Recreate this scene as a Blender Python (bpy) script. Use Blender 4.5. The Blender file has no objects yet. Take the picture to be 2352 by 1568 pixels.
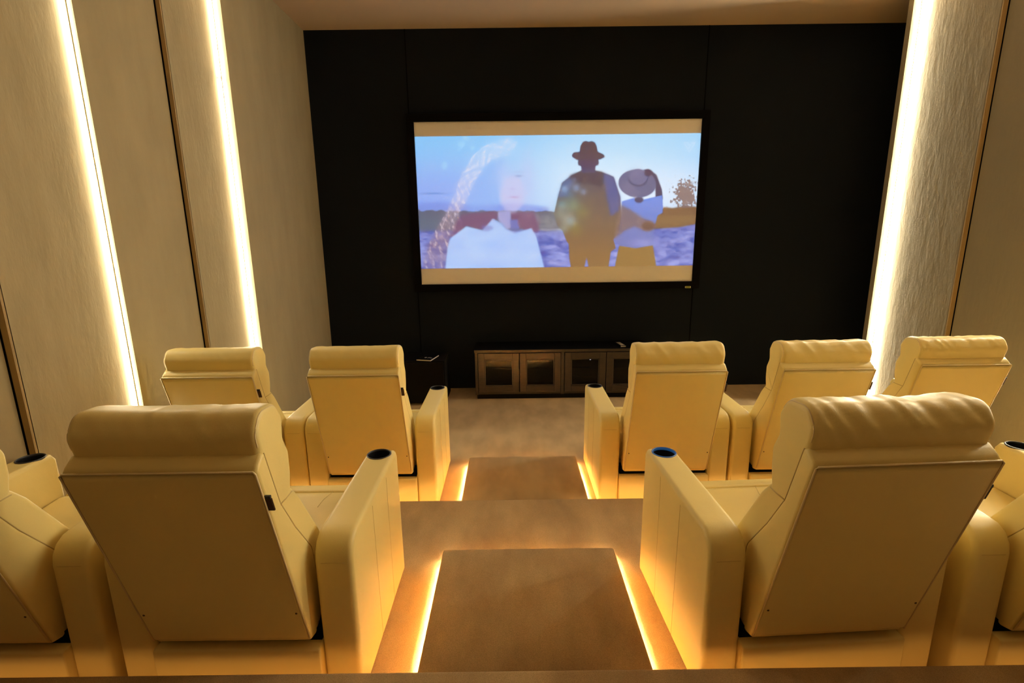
import bpy, bmesh, math, random
import numpy as np
from mathutils import Vector, Matrix, noise
random.seed(7)
S = bpy.context.scene
COL = S.collection
R = math.radians

# ------------------------------------------------------------------ camera, world, exposure
cam_d = bpy.data.cameras.new('camera')
cam_d.sensor_width = 36.0
cam_d.lens = 1144.7 / 2352 * 36.0
cam_d.clip_start = 0.05
cam = bpy.data.objects.new('camera', cam_d)
COL.objects.link(cam)
PITCH, ROLL = 0.2141, 0.0126
cam.matrix_world = Matrix.Translation((0, 0, 1.7872)) @ Matrix.Rotation(math.pi / 2 - PITCH, 4, 'X') @ Matrix.Rotation(-ROLL, 4, 'Z')
S.camera = cam
w = bpy.data.worlds.new('world')
S.world = w
w.use_nodes = True
w.node_tree.nodes['Background'].inputs[0].default_value = (1.0, 0.8, 0.55, 1)
w.node_tree.nodes['Background'].inputs[1].default_value = 0.0
S.view_settings.view_transform = 'Standard'
S.view_settings.look = 'None'
S.view_settings.exposure = 2.58
S.view_settings.gamma = 1.0
S.view_settings.use_curve_mapping = False
S.cycles.max_bounces = 10
S.cycles.diffuse_bounces = 7
S.cycles.glossy_bounces = 4
S.cycles.sample_clamp_indirect = 6.0

WALL_LED = 42.0          # radiance of the light lines in the side walls
STEP_LED = 86.0          # radiance of the light strips under the step nosings
PIC = 2.0 ** -2.58

# ------------------------------------------------------------------ measures of the room (metres)
D = 5.6575               # black screen wall
ZC = 3.837               # ceiling
YB = -2.4                # wall behind the camera
H_MID, H_BACK = 0.169, 0.381
Y_MID, Y_BACK = 2.825, 1.378     # platform edges
LEFT = [(4.08, -2.095), (3.52, -2.182), (2.85, -2.218), (2.225, -2.275), (1.6, -2.315), (0.98, -2.372), (0.36, -2.412), (-0.3, -2.47), (-0.95, -2.51)]
RIGHT = [(4.95, 3.605), (4.17, 3.70), (3.33, 3.745), (2.78, 3.80), (2.1, 3.845), (1.4, 3.90), (0.7, 3.945), (0.0, 4.0), (-0.7, 4.045)]

# ------------------------------------------------------------------ materials
def mat(name, base, rough=0.5, spec=0.5, metal=0.0, emit=None, emit_s=0.0, sheen=0.0):
    m = bpy.data.materials.new(name)
    m.use_nodes = True
    b = m.node_tree.nodes['Principled BSDF']
    b.inputs['Base Color'].default_value = (*base, 1)
    b.inputs['Roughness'].default_value = rough
    b.inputs['Specular IOR Level'].default_value = spec
    b.inputs['Metallic'].default_value = metal
    if sheen:
        b.inputs['Sheen Weight'].default_value = sheen
        b.inputs['Sheen Roughness'].default_value = 0.5
    if emit:
        b.inputs['Emission Color'].default_value = (*emit, 1)
        b.inputs['Emission Strength'].default_value = emit_s
    return m

def nodes(m):
    return m.node_tree.nodes, m.node_tree.links, m.node_tree.nodes['Principled BSDF']

def add_noise(m, scale, detail=4, stretch=None, rough=0.5):
    N, L, b = nodes(m)
    tc = N.new('ShaderNodeTexCoord')
    mp = N.new('ShaderNodeMapping')
    if stretch:
        mp.inputs['Scale'].default_value = stretch
    L.new(tc.outputs['Object'], mp.inputs['Vector'])
    n = N.new('ShaderNodeTexNoise')
    n.inputs['Scale'].default_value = scale
    n.inputs['Detail'].default_value = detail
    n.inputs['Roughness'].default_value = rough
    L.new(mp.outputs['Vector'], n.inputs['Vector'])
    return n

def bump(m, src, strength, dist, prev=None):
    N, L, b = nodes(m)
    bp = N.new('ShaderNodeBump')
    bp.inputs['Strength'].default_value = strength
    bp.inputs['Distance'].default_value = dist
    L.new(src, bp.inputs['Height'])
    if prev:
        L.new(prev.outputs['Normal'], bp.inputs['Normal'])
    L.new(bp.outputs['Normal'], b.inputs['Normal'])
    return bp

def colour_mix(m, n, stops):
    N, L, b = nodes(m)
    r = N.new('ShaderNodeValToRGB')
    e = r.color_ramp.elements
    e[0].position, e[0].color = stops[0][0], (*stops[0][1], 1)
    e[1].position, e[1].color = stops[-1][0], (*stops[-1][1], 1)
    for p, c in stops[1:-1]:
        x = e.new(p)
        x.color = (*c, 1)
    L.new(n.outputs['Fac'], r.inputs['Fac'])
    L.new(r.outputs['Color'], b.inputs['Base Color'])
    return r

M = {}
M['leather'] = mat('cream_leather', (0.74, 0.60, 0.235), 0.42, 0.4)
n1 = add_noise(M['leather'], 420, 2)
n2 = add_noise(M['leather'], 14, 3)
b1 = bump(M['leather'], n1.outputs['Fac'], 0.12, 0.002)
bump(M['leather'], n2.outputs['Fac'], 0.12, 0.01, b1)
M['seam'] = mat('leather_seam', (0.56, 0.42, 0.18), 0.6, 0.3)
M['piping'] = mat('leather_piping', (0.66, 0.52, 0.27), 0.45, 0.4)
M['wall'] = mat('beige_suede', (0.36, 0.28, 0.16), 0.85, 0.2, sheen=0.15)
n1 = add_noise(M['wall'], 7.0, 5, (1.0, 1.0, 0.28), 0.55)
n2 = add_noise(M['wall'], 60, 3, (1.0, 1.0, 0.35), 0.6)
colour_mix(M['wall'], n1, [(0.3, (0.33, 0.268, 0.155)), (0.72, (0.385, 0.315, 0.185))])
b1 = bump(M['wall'], n2.outputs['Fac'], 0.25, 0.004)
bump(M['wall'], n1.outputs['Fac'], 0.25, 0.02, b1)
M['wall_r'] = mat('beige_brushed_plush', (0.235, 0.20, 0.128), 0.85, 0.2, sheen=0.15)
n1 = add_noise(M['wall_r'], 30, 6, (1.0, 1.0, 0.20), 0.6)
n1.inputs['Distortion'].default_value = 1.0
n2 = add_noise(M['wall_r'], 9, 4, (1.0, 1.0, 0.4), 0.55)
b1 = bump(M['wall_r'], n1.outputs['Fac'], 0.22, 0.010)
bump(M['wall_r'], n2.outputs['Fac'], 0.2, 0.02, b1)
M['trim'] = mat('panel_edge_trim', (0.34, 0.235, 0.105), 0.6, 0.3)
M['ceil'] = mat('ceiling_paint', (0.60, 0.46, 0.32), 0.9, 0.2)
M['black'] = mat('black_acoustic_fabric', (0.0105, 0.0140, 0.021), 0.95, 0.1)
n1 = add_noise(M['black'], 700, 2)
bump(M['black'], n1.outputs['Fac'], 0.4, 0.002)
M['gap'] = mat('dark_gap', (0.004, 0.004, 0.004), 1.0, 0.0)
M['carpet'] = mat('brown_carpet', (0.25, 0.145, 0.06), 0.95, 0.1, sheen=0.25)
n1 = add_noise(M['carpet'], 380, 5, None, 0.85)
n2 = add_noise(M['carpet'], 3.2, 4, (1.6, 0.7, 1.0))
n3 = add_noise(M['carpet'], 900, 2)
N_, L_, B_ = nodes(M['carpet'])
r1 = N_.new('ShaderNodeValToRGB')
r1.color_ramp.elements[0].position = 0.37
r1.color_ramp.elements[0].color = (0.45, 0.30, 0.128, 1)
r1.color_ramp.elements[1].position = 0.63
r1.color_ramp.elements[1].color = (0.82, 0.59, 0.30, 1)
L_.new(n1.outputs['Fac'], r1.inputs['Fac'])
r2 = N_.new('ShaderNodeValToRGB')
r2.color_ramp.elements[0].position = 0.36
r2.color_ramp.elements[0].color = (0.74, 0.72, 0.70, 1)
r2.color_ramp.elements[1].position = 0.62
r2.color_ramp.elements[1].color = (1.0, 1.0, 1.0, 1)
L_.new(n2.outputs['Fac'], r2.inputs['Fac'])
mx = N_.new('ShaderNodeMix')
mx.data_type = 'RGBA'
mx.blend_type = 'MULTIPLY'
mx.inputs['Factor'].default_value = 1.0
L_.new(r1.outputs['Color'], mx.inputs['A'])
L_.new(r2.outputs['Color'], mx.inputs['B'])
L_.new(mx.outputs['Result'], B_.inputs['Base Color'])
b1 = bump(M['carpet'], n1.outputs['Fac'], 0.6, 0.008)
bump(M['carpet'], n3.outputs['Fac'], 0.5, 0.004, b1)
M['led'] = mat('wall_light_diffuser', (0.9, 0.9, 0.85), 0.5, 0.2, 0, (1.0, 0.88, 0.64), WALL_LED)
M['led_bright'] = mat('wall_light_diffuser_bright', (0.9, 0.9, 0.85), 0.5, 0.2, 0, (1.0, 0.88, 0.64), WALL_LED * 1.75)
M['led_dim'] = mat('wall_light_diffuser_dim', (0.9, 0.9, 0.85), 0.5, 0.2, 0, (1.0, 0.88, 0.60), WALL_LED * 0.46)
M['led_side'] = mat('wall_light_diffuser_side', (0.9, 0.9, 0.85), 0.5, 0.2, 0, (1.0, 0.88, 0.64), WALL_LED * 0.07)
M['step_led'] = mat('step_light_diffuser', (0.9, 0.85, 0.7), 0.5, 0.2, 0, (1.0, 0.72, 0.38), STEP_LED)
M['channel'] = mat('light_channel_metal', (0.6, 0.5, 0.32), 0.5, 0.5, 0.3)
M['black_plastic'] = mat('black_plastic', (0.010, 0.010, 0.013), 0.4, 0.4)
M['cup'] = mat('cup_interior', (0.006, 0.006, 0.008), 0.6, 0.2)
M['ring'] = mat('cup_ring', (0.035, 0.037, 0.045), 0.35, 0.5)
M['ring_blue'] = mat('blue_lit_ring', (0.015, 0.04, 0.08), 0.35, 0.5, 0, (0.035, 0.16, 0.42), 0.045)
M['tag'] = mat('brown_leather_tag', (0.075, 0.034, 0.016), 0.6, 0.3)
M['screw'] = mat('dark_brass_screw', (0.10, 0.06, 0.025), 0.4, 0.5, 0.6)
M['frame'] = mat('black_velvet_frame', (0.003, 0.003, 0.004), 0.9, 0.1)
M['cabinet'] = mat('dark_brown_wood', (0.055, 0.030, 0.018), 0.3, 0.7)
n1 = add_noise(M['cabinet'], 10, 5, (1, 1, 6))
colour_mix(M['cabinet'], n1, [(0.3, (0.020, 0.011, 0.007)), (0.7, (0.045, 0.026, 0.016))])
M['cabinet_in'] = mat('dark_cabinet_inside', (0.014, 0.010, 0.008), 0.7, 0.2)
M['cabinet_top'] = mat('black_cabinet_top', (0.003, 0.003, 0.003), 0.6, 0.1)
M['paper'] = mat('pale_paper', (0.80, 0.74, 0.70), 0.7, 0.2)
M['keys'] = mat('pale_rubber_keys', (0.55, 0.50, 0.42), 0.6, 0.3)
M['badge'] = mat('green_badge', (0.30, 0.33, 0.06), 0.4, 0.4)
M['badge_end'] = mat('badge_bezel', (0.7, 0.68, 0.6), 0.3, 0.5, 0.5)
M['blue_led'] = mat('blue_indicator', (0.02, 0.02, 0.3), 0.4, 0.4, 0, (0.08, 0.12, 1.0), 3.0)
M['white_led'] = mat('white_indicator', (0.6, 0.6, 0.6), 0.4, 0.4, 0, (0.8, 0.8, 0.95), 0.7)
g = bpy.data.materials.new('tinted_glass')
g.use_nodes = True
N_, L_ = g.node_tree.nodes, g.node_tree.links
N_.remove(N_['Principled BSDF'])
tr = N_.new('ShaderNodeBsdfTransparent'); tr.inputs[0].default_value = (0.42, 0.40, 0.38, 1)
gl = N_.new('ShaderNodeBsdfGlossy'); gl.inputs['Roughness'].default_value = 0.12
ms = N_.new('ShaderNodeMixShader'); ms.inputs[0].default_value = 0.02
L_.new(tr.outputs[0], ms.inputs[1]); L_.new(gl.outputs[0], ms.inputs[2])
L_.new(ms.outputs[0], N_['Material Output'].inputs['Surface'])
M['glass'] = g

# ------------------------------------------------------------------ object helpers
def link(name, me, m, parent=None, smooth=False):
    if m is not None:
        for x in (m if isinstance(m, (list, tuple)) else [m]):
            me.materials.append(x)
    if smooth:
        for p in me.polygons:
            p.use_smooth = True
    o = bpy.data.objects.new(name, me)
    COL.objects.link(o)
    if parent:
        o.parent = parent
    return o

def from_bm(name, bm, m, parent=None, smooth=False, recalc=True):
    if recalc:
        bmesh.ops.recalc_face_normals(bm, faces=bm.faces[:])
    me = bpy.data.meshes.new(name)
    bm.to_mesh(me)
    bm.free()
    return link(name, me, m, parent, smooth)

def tag(o, label=None, cat=None, group=None, kind=None):
    if label: o['label'] = label
    if cat: o['category'] = cat
    if group: o['group'] = group
    if kind: o['kind'] = kind
    return o

def empty(name, loc, rz=0.0):
    o = bpy.data.objects.new(name, None)
    o.empty_display_size = 0.1
    COL.objects.link(o)
    o.location = loc
    o.rotation_euler = (0, 0, rz)
    return o

def box(bm, x0, x1, y0, y1, z0, z1, bev=0.0, seg=2):
    vs = [bm.verts.new(p) for p in ((x0, y0, z0), (x1, y0, z0), (x1, y1, z0), (x0, y1, z0), (x0, y0, z1), (x1, y0, z1), (x1, y1, z1), (x0, y1, z1))]
    fs = [bm.faces.new([vs[i] for i in f]) for f in ((0, 3, 2, 1), (4, 5, 6, 7), (0, 1, 5, 4), (1, 2, 6, 5), (2, 3, 7, 6), (3, 0, 4, 7))]
    if bev:
        es = list({e for f in fs for e in f.edges})
        bmesh.ops.bevel(bm, geom=es, offset=bev, segments=seg, affect='EDGES', profile=0.5)
    return fs

def one_box(name, m, parent, *a, bev=0.0, seg=2, smooth=False):
    bm = bmesh.new()
    box(bm, *a, bev=bev, seg=seg)
    return from_bm(name, bm, m, parent, smooth)

def round_poly(pts, default=0.02, n=6):
    """polygon with rounded corners; a point is (y, z) or (y, z, radius)"""
    out = []
    k = len(pts)
    for i in range(k):
        p = Vector(pts[i][:2]); a = Vector(pts[i - 1][:2]); b = Vector(pts[(i + 1) % k][:2])
        r = pts[i][2] if len(pts[i]) > 2 else default
        u, v = (a - p), (b - p)
        lu, lv = u.length, v.length
        u.normalize(); v.normalize()
        ang = u.angle(v)
        if r <= 0 or ang > math.pi - 0.02:
            out.append(p); continue
        t = min(r / math.tan(ang / 2), lu * 0.49, lv * 0.49)
        r = t * math.tan(ang / 2)
        c = p + (u + v).normalized() * (r / math.sin(ang / 2))
        s, e = p + u * t - c, p + v * t - c
        tot = s.angle(e)
        sg = 1 if s.x * e.y - s.y * e.x > 0 else -1
        for j in range(n + 1):
            f = sg * tot * j / n
            out.append(c + Vector((s.x * math.cos(f) - s.y * math.sin(f), s.x * math.sin(f) + s.y * math.cos(f))))
    return out

def resample(pts, n):
    P = pts + [pts[0]]
    d = [0.0]
    for i in range(len(pts)):
        d.append(d[-1] + (P[i + 1] - P[i]).length)
    out, j = [], 0
    for i in range(n):
        t = d[-1] * i / n
        while d[j + 1] < t: j += 1
        f = (t - d[j]) / max(d[j + 1] - d[j], 1e-9)
        out.append(P[j].lerp(P[j + 1], f))
    return out

def inset(pts, d):
    k = len(pts)
    area = sum(pts[i - 1].x * pts[i].y - pts[i].x * pts[i - 1].y for i in range(k))
    sg = 1 if area > 0 else -1
    out = []
    for i in range(k):
        t = (pts[(i + 1) % k] - pts[i - 1]).normalized()
        out.append(pts[i] + Vector((-t.y, t.x)) * sg * d)
    return out

def slab(name, m, parent, prof, x0, x1, r, n_arc=5, stations=1, fn=None, bulge=0.0):
    """profile (y, z) swept along x from x0 to x1, its end edges rounded with radius r"""
    bm = bmesh.new()
    ring_spec = []
    for j in range(n_arc + 1):
        a = (math.pi / 2) * j / n_arc
        ring_spec.append((x0 + r * (1 - math.sin(a)), r * (1 - math.cos(math.pi / 2 - a))))
    ring_spec = [(x0 + r * (1 - math.cos(math.pi / 2 * j / n_arc)), r * (1 - math.sin(math.pi / 2 * j / n_arc))) for j in range(n_arc + 1)]
    mid = [(x0 + r + (x1 - x0 - 2 * r) * i / stations, 0.0) for i in range(1, stations)]
    end = [(x1 - (x - x0), d) for x, d in reversed(ring_spec)]
    rings = []
    for x, d in ring_spec + mid + end:
        pr = inset(prof, d)
        rings.append([bm.verts.new(fn(x, p.x, p.y) if fn else (x, p.x, p.y)) for p in pr])
    k = len(prof)
    for a, b in zip(rings, rings[1:]):
        for i in range(k):
            bm.faces.new((a[i], a[(i + 1) % k], b[(i + 1) % k], b[i]))
    for rg, s in ((rings[0], -1), (rings[-1], 1)):
        if bulge:
            c = sum((v.co for v in rg), Vector()) / k
            prev = rg
            for f in (0.75, 0.5, 0.25):
                nx = [bm.verts.new(c.lerp(v.co, f) + Vector((s * bulge * (1 - f * f), 0, 0))) for v in rg]
                for i in range(k):
                    bm.faces.new((prev[i], prev[(i + 1) % k], nx[(i + 1) % k], nx[i]))
                prev = nx
            bm.faces.new(prev)
        else:
            bm.faces.new(rg)
    return from_bm(name, bm, m, parent, True)

def tube(bm, pts, r, n=6, closed=False):
    pts = [Vector(p) for p in pts]
    rings = []
    k = len(pts)
    for i, p in enumerate(pts):
        a = pts[i - 1] if (i > 0 or closed) else p
        b = pts[(i + 1) % k] if (i < k - 1 or closed) else p
        t = (b - a).normalized()
        up = Vector((0, 0, 1)) if abs(t.z) < 0.9 else Vector((1, 0, 0))
        u = t.cross(up).normalized(); v = t.cross(u)
        rings.append([bm.verts.new(p + u * r * math.cos(2 * math.pi * j / n) + v * r * math.sin(2 * math.pi * j / n)) for j in range(n)])
    for i in range(k if closed else k - 1):
        a, b = rings[i], rings[(i + 1) % k]
        for j in range(n):
            bm.faces.new((a[j], a[(j + 1) % n], b[(j + 1) % n], b[j]))
    if not closed:
        bm.faces.new(rings[0]); bm.faces.new(rings[-1])

def tube_obj(name, m, parent, pts, r, n=6, closed=False):
    bm = bmesh.new()
    tube(bm, pts, r, n, closed)
    return from_bm(name, bm, m, parent, True)

def lathe(bm, prof, c, n=40, tilt=0.0):
    rings = []
    for rr, z in prof:
        rings.append([bm.verts.new((c[0] + rr * math.cos(2 * math.pi * j / n), c[1] + rr * math.sin(2 * math.pi * j / n), c[2] + z + tilt * rr * math.sin(2 * math.pi * j / n))) for j in range(n)])
    for a, b in zip(rings, rings[1:]):
        for j in range(n):
            bm.faces.new((a[j], a[(j + 1) % n], b[(j + 1) % n], b[j]))
    return rings

def copy_tree(o, parent=None):
    c = o.copy()
    COL.objects.link(c)
    if parent:
        c.parent = parent
    for ch in list(o.children):
        copy_tree(ch, c)
    return c

def floor_z(y):
    return H_BACK if y < Y_BACK else (H_MID if y < Y_MID else 0.0)

# ------------------------------------------------------------------ the setting
def quad_strip(name, m, pts, z0, z1, thick=None):
    bm = bmesh.new()
    lo = [bm.verts.new((x, y, z0)) for x, y in pts]
    hi = [bm.verts.new((x, y, z1)) for x, y in pts]
    for i in range(len(pts) - 1):
        bm.faces.new((lo[i], lo[i + 1], hi[i + 1], hi[i]))
    return bm

def side_wall(name, steps, m, sgn, y_end):
    """stepped fabric panels: each steps further into the room towards the screen"""
    pts = [(steps[0][1], y_end)]
    for i, (y, x) in enumerate(steps):
        pts.append((x, y))
        nx = steps[i + 1][1] if i + 1 < len(steps) else x + sgn * 0.05
        pts.append((nx, y))
    pts.append((pts[-1][0], YB))
    out = pts[-1][0] + sgn * 0.12
    pts += [(out, YB), (out, y_end)]
    bm = bmesh.new()
    lo = [bm.verts.new((x, y, -0.02)) for x, y in pts]
    hi = [bm.verts.new((x, y, ZC)) for x, y in pts]
    k = len(pts)
    for i in range(k):
        bm.faces.new((lo[i], lo[(i + 1) % k], hi[(i + 1) % k], hi[i]))
    bmesh.ops.triangle_fill(bm, edges=[e for e in bm.edges if e.verts[0] in lo and e.verts[1] in lo], use_beauty=True)
    bmesh.ops.triangle_fill(bm, edges=[e for e in bm.edges if e.verts[0] in hi and e.verts[1] in hi], use_beauty=True)
    return tag(from_bm(name, bm, m), kind='structure')

side_wall('wall_left', LEFT, M['wall'], -1, D + 0.02)
side_wall('wall_right', RIGHT, M['wall_r'], 1, 5.01)
XL0, XR0 = LEFT[-1][1] - 0.16, RIGHT[-1][1] + 0.30
tag(one_box('wall_recess', M['black'], None, XR0 - 0.08, XR0, 4.6, D, -0.02, ZC), kind='structure')   # dark recess beside the screen wall
tag(one_box('wall_front', M['black'], None, XL0, XR0, D, D + 0.15, -0.02, ZC), kind='structure')
M['wall_dark'] = mat('dark_brown_back_wall', (0.10, 0.07, 0.04), 0.9, 0.1)
tag(one_box('wall_back', M['wall_dark'], None, XL0, XR0, YB - 0.15, YB, -0.02, ZC), kind='structure')
tag(one_box('ceiling', M['ceil'], None, XL0, XR0, YB - 0.15, D + 0.15, ZC, ZC + 0.12), kind='structure')
tag(one_box('floor', M['carpet'], None, XL0, XR0, YB - 0.15, D + 0.15, -0.15, 0.0), kind='structure')

# edging of the panels that carry no light, with the dark joint beside each
k = 0
for steps, sg, first in ((LEFT, -1, 1), (RIGHT, 1, 1)):
    for i in range(first, len(steps) - 1, 2):
        y, x = steps[i]
        nx = steps[i + 1][1]
        k += 1
        z0 = floor_z(y - 0.05)
        tag(one_box(f'trim_{k}', M['trim'], None, min(x, nx + sg * -0.008), max(x, nx + sg * -0.008), y - 0.012, y + 0.004, z0, ZC), kind='structure')
        tag(one_box(f'trim_{k + 20}', M['gap'], None, min(nx - sg * 0.010, nx + sg * 0.002), max(nx - sg * 0.010, nx + sg * 0.002), y - 0.0135, y - 0.003, z0, ZC), kind='structure')
# joints between the black fabric panels of the screen wall
for x in (-1.06, 2.06):
    k += 1
    tag(one_box(f'trim_{k + 40}', M['gap'], None, x - 0.004, x + 0.004, D - 0.004, D + 0.01, 0, ZC), kind='structure')

# carpeted platforms: nosing over a set-back riser
def platform(name, y0, y_edge, z0, z1):
    bm = bmesh.new()
    prof = round_poly([(y0, z0, 0), (y_edge - 0.038, z0, 0), (y_edge - 0.038, z1 - 0.032, 0), (y_edge, z1 - 0.032, 0.012), (y_edge, z1, 0.014), (y0, z1, 0)], 0, 5)
    nx = 60
    rings = []
    for i in range(nx + 1):
        x = XL0 + (XR0 - XL0) * i / nx
        rings.append([bm.verts.new((x, p.x, p.y)) for p in prof])
    kk = len(prof)
    for a, b in zip(rings, rings[1:]):
        for i in range(kk):
            bm.faces.new((a[i], a[(i + 1) % kk], b[(i + 1) % kk], b[i]))
    bm.faces.new(rings[0]); bm.faces.new(rings[-1])
    return tag(from_bm(name, bm, M['carpet']), kind='structure')
platform('floor_middle_platform', YB, Y_MID, -0.01, H_MID)
platform('floor_back_platform', YB, Y_BACK, H_MID - 0.01, H_BACK)

# ------------------------------------------------------------------ carpeted half steps with a light strip under their nosing
def half_step(label, x0, x1, y0, y1, z0, z1):
    t = empty('carpeted_step', ((x0 + x1) / 2, y0, z0))
    tag(t, label, 'step', 'carpeted half steps in the aisle')
    hw, L, h = (x1 - x0) / 2, y1 - y0, z1 - z0
    bm = bmesh.new()
    box(bm, -hw + 0.035, hw - 0.035, 0, L - 0.035, 0, h - 0.02)
    from_bm('riser', bm, M['carpet'], t)
    prof = round_poly([(0, h - 0.034, 0), (L, h - 0.034, 0.010), (L, h, 0.014), (0, h, 0)], 0, 5)
    slab('tread', M['carpet'], t, prof, -hw, hw, 0.013, 4, 12)
    bm = bmesh.new()
    for a in ((-hw, -hw + 0.007, 0, L), (hw - 0.007, hw, 0, L), (-hw + 0.007, hw - 0.007, L - 0.007, L)):
        box(bm, a[0], a[1], a[2], a[3], h - 0.050, h - 0.030)
    from_bm('shield_lip', bm, M['carpet'], t)  # added lip that shields the strips, so their light falls on the carpet
    zz = h - 0.035
    path = [(-hw + 0.016, 0.01), (-hw + 0.016, L - 0.016), (hw - 0.016, L - 0.016), (hw - 0.016, 0.01)]
    for (ax, ay), (bx, by) in zip(path, path[1:]):
        side = abs(ax - bx) < 1e-6
        s = 0.006
        one_box('light_strip', M['step_led'] if side else M['step_led_dim'], t, min(ax, bx) - s, max(ax, bx) + s, min(ay, by) + (-s if not side else 0), max(ay, by) + (s if not side else -0.02), zz - 0.006, zz)
    return t
M['step_led_dim'] = mat('step_light_diffuser_dim', (0.9, 0.85, 0.7), 0.5, 0.2, 0, (1.0, 0.71, 0.34), STEP_LED * 0.5)
half_step('brown carpeted half step between the two near armchairs, glowing along both sides', -0.356, 0.493, Y_BACK - 0.038, 2.21, H_MID, 0.254)
half_step('smaller looking brown carpeted half step further down the aisle, leading to the front floor', -0.345, 0.488, Y_MID - 0.038, 3.6146, 0.0, 0.0843)

# light strips tucked under the platform nosings, either side of the steps
def nosing_strip(label, x0, x1, y, z):
    o = one_box('light_strip', M['nosing_led' if y > 2 else 'nosing_led_dim'], None, x0, x1, y - 0.030, y - 0.020, z - 0.039, z - 0.0325)
    return tag(o, label, 'light strip', 'light strips under the platform edges')
M['nosing_led'] = mat('nosing_light_diffuser', (0.9, 0.85, 0.7), 0.5, 0.2, 0, (1.0, 0.64, 0.27), STEP_LED * 0.062)
M['nosing_led_dim'] = mat('nosing_light_diffuser_dim', (0.9, 0.85, 0.7), 0.5, 0.2, 0, (1.0, 0.56, 0.2), STEP_LED * 0.011)
nosing_strip('warm light strip under the edge of the nearest platform, left of the step', LEFT[4][1] + 0.02, -0.37, Y_BACK, H_BACK)
nosing_strip('warm light strip under the edge of the nearest platform, right of the step', 0.51, RIGHT[5][1] - 0.02, Y_BACK, H_BACK)
nosing_strip('warm light strip behind the front row chairs, left of the lower step', LEFT[2][1] + 0.02, -0.36, Y_MID, H_MID)
nosing_strip('warm light strip behind the front row chairs, right of the lower step', 0.50, RIGHT[4][1] - 0.02, Y_MID, H_MID)

# ------------------------------------------------------------------ vertical light lines in the side walls
def wall_line(label, y, x_panel, sg, cut=None, wdt=0.020, dim=False):
    """x_panel: face of the recessed panel the line lies against"""
    z0 = floor_z(y - 0.03)
    t = empty('wall_light_line', (x_panel, y, z0))
    tag(t, label, 'light line', 'vertical light lines in the side walls')
    H = ZC - z0
    a, b = sorted((-sg * 0.004, -sg * (0.004 + wdt)))
    one_box('channel', M['channel'], t, a - 0.003, b + 0.003, -0.006, 0.0, 0, H)
    parts = [(0, H)] if cut is None else [(0, cut - z0 - 0.008), (cut - z0 + 0.008, H)]
    for z1, z2 in parts:
        d = one_box('diffuser', [M['led_dim' if dim else 'led'] if sg < 0 else M['led_bright'], M['led_side' if sg < 0 else 'led']], t, a, b, -0.015, -0.006, z1, z2)
        for f in d.data.polygons:
            f.material_index = 0 if f.normal.x * -sg > 0.5 else 1
    return t
ll = {0: 'bright vertical light line in the left wall, further one nearest the black screen wall', 2: 'bright vertical light line in the left wall, nearer one beside the second row'}
for i in range(0, 3, 2):
    wall_line(ll.get(i, 'bright vertical light line in the left wall behind the camera'), LEFT[i][0], LEFT[i + 1][1], -1, 2.95 if i == 0 else None, dim=i == 2)
for i in range(0, 5, 2):
    wall_line('bright vertical light line in the right wall next to the black screen wall' if i == 0 else 'bright vertical light line in the right wall beyond the picture edge', RIGHT[i][0], RIGHT[i + 1][1], 1, None, 0.018)

# ------------------------------------------------------------------ recliner
def wrinkle(seed, amt):
    def f(x, y, z):
        top = max(0.0, min(1.0, (z - 0.98) / 0.12))
        if amt <= 0: return (x, y, z)
        u = x * 1.0 + (z - 1.05) * 0.75
        nv = noise.noise(Vector((u * 17 + seed, z * 3.2 + y * 2 + 0.17, seed * 1.7)))
        nv2 = noise.noise(Vector((u * 34 + seed * 2, z * 5 + y * 3, 3.1 + seed)))
        ridge = (1 - abs(nv) * 2.4) * 0.6 + nv2 * 0.5
        edge = max(0.0, min(1.0, (0.262 - abs(x)) / 0.03))
        d = amt * ridge * (0.25 + 0.75 * top) * edge
        c = Vector((0.0, -0.105, 1.0))
        v = Vector((0, y - c.y, z - c.z))
        v.normalize()
        sag = -0.006 * math.cos(x / 0.27 * math.pi / 2 + 0.4) * top * 0.4
        return (x, y + v.y * d, z + v.z * d + sag)
    return f

BACK_X = 0.265
DY = -0.085
P_TOP, P_BOT = Vector((-0.227, 1.004)), Vector((-0.023, 0.276))      # rear plane of the backrest
def back_pt(f, off=0.0):
    """point on the rear plane, f=0 bottom .. 1 top, off metres out to the rear"""
    d = (P_TOP - P_BOT).normalized()
    nrm = Vector((-d.y, d.x))
    if nrm.x > 0: nrm = -nrm
    p = P_BOT.lerp(P_TOP, f) + nrm * off
    return p

HEAD = [(-0.106, 1.040, 0.010), (-0.118, 1.090, 0.05), (-0.080, 1.150, 0.05), (0.015, 1.143, 0.05), (0.052, 1.085, 0.04), (0.042, 1.022, 0.02), (0.068, 0.97, 0.04), (0.066, 0.90, 0.05), (0.05, 0.822, 0.025), (-0.056, 0.815, 0.004), (-0.104, 1.030, 0.004)]
LUMB = [(-0.056, 0.845, 0.004), (0.05, 0.858, 0.03), (0.10, 0.80, 0.04), (0.225, 0.60, 0.05), (0.262, 0.50, 0.04), (0.25, 0.42, 0.02), (0.13, 0.42, 0.01), (0.104, 0.558, 0.03), (0.010, 0.698, 0.05)]
FRAME = [(P_BOT.x - DY, P_BOT.y, 0.006), (P_TOP.x - DY, P_TOP.y, 0.012), (-0.090, 1.042, 0.012), (-0.080, 1.012, 0.01), (-0.028, 0.842, 0.03), (0.047, 0.716, 0.05), (0.144, 0.578, 0.06), (0.165, 0.44, 0.03), (0.16, 0.29, 0.02), (0.10, 0.265, 0.01)]
HEAD, LUMB, FRAME = ([(p[0] + DY, p[1], p[2]) for p in q] for q in (HEAD, LUMB, FRAME))
HEAD, LUMB, FRAME = list(HEAD), list(LUMB), list(FRAME)
ARM = [(0.0, 0.012, 0.004), (0.0, 0.640, 0.085), (0.695, 0.650, 0.03), (0.705, 0.012, 0.004)]
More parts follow.
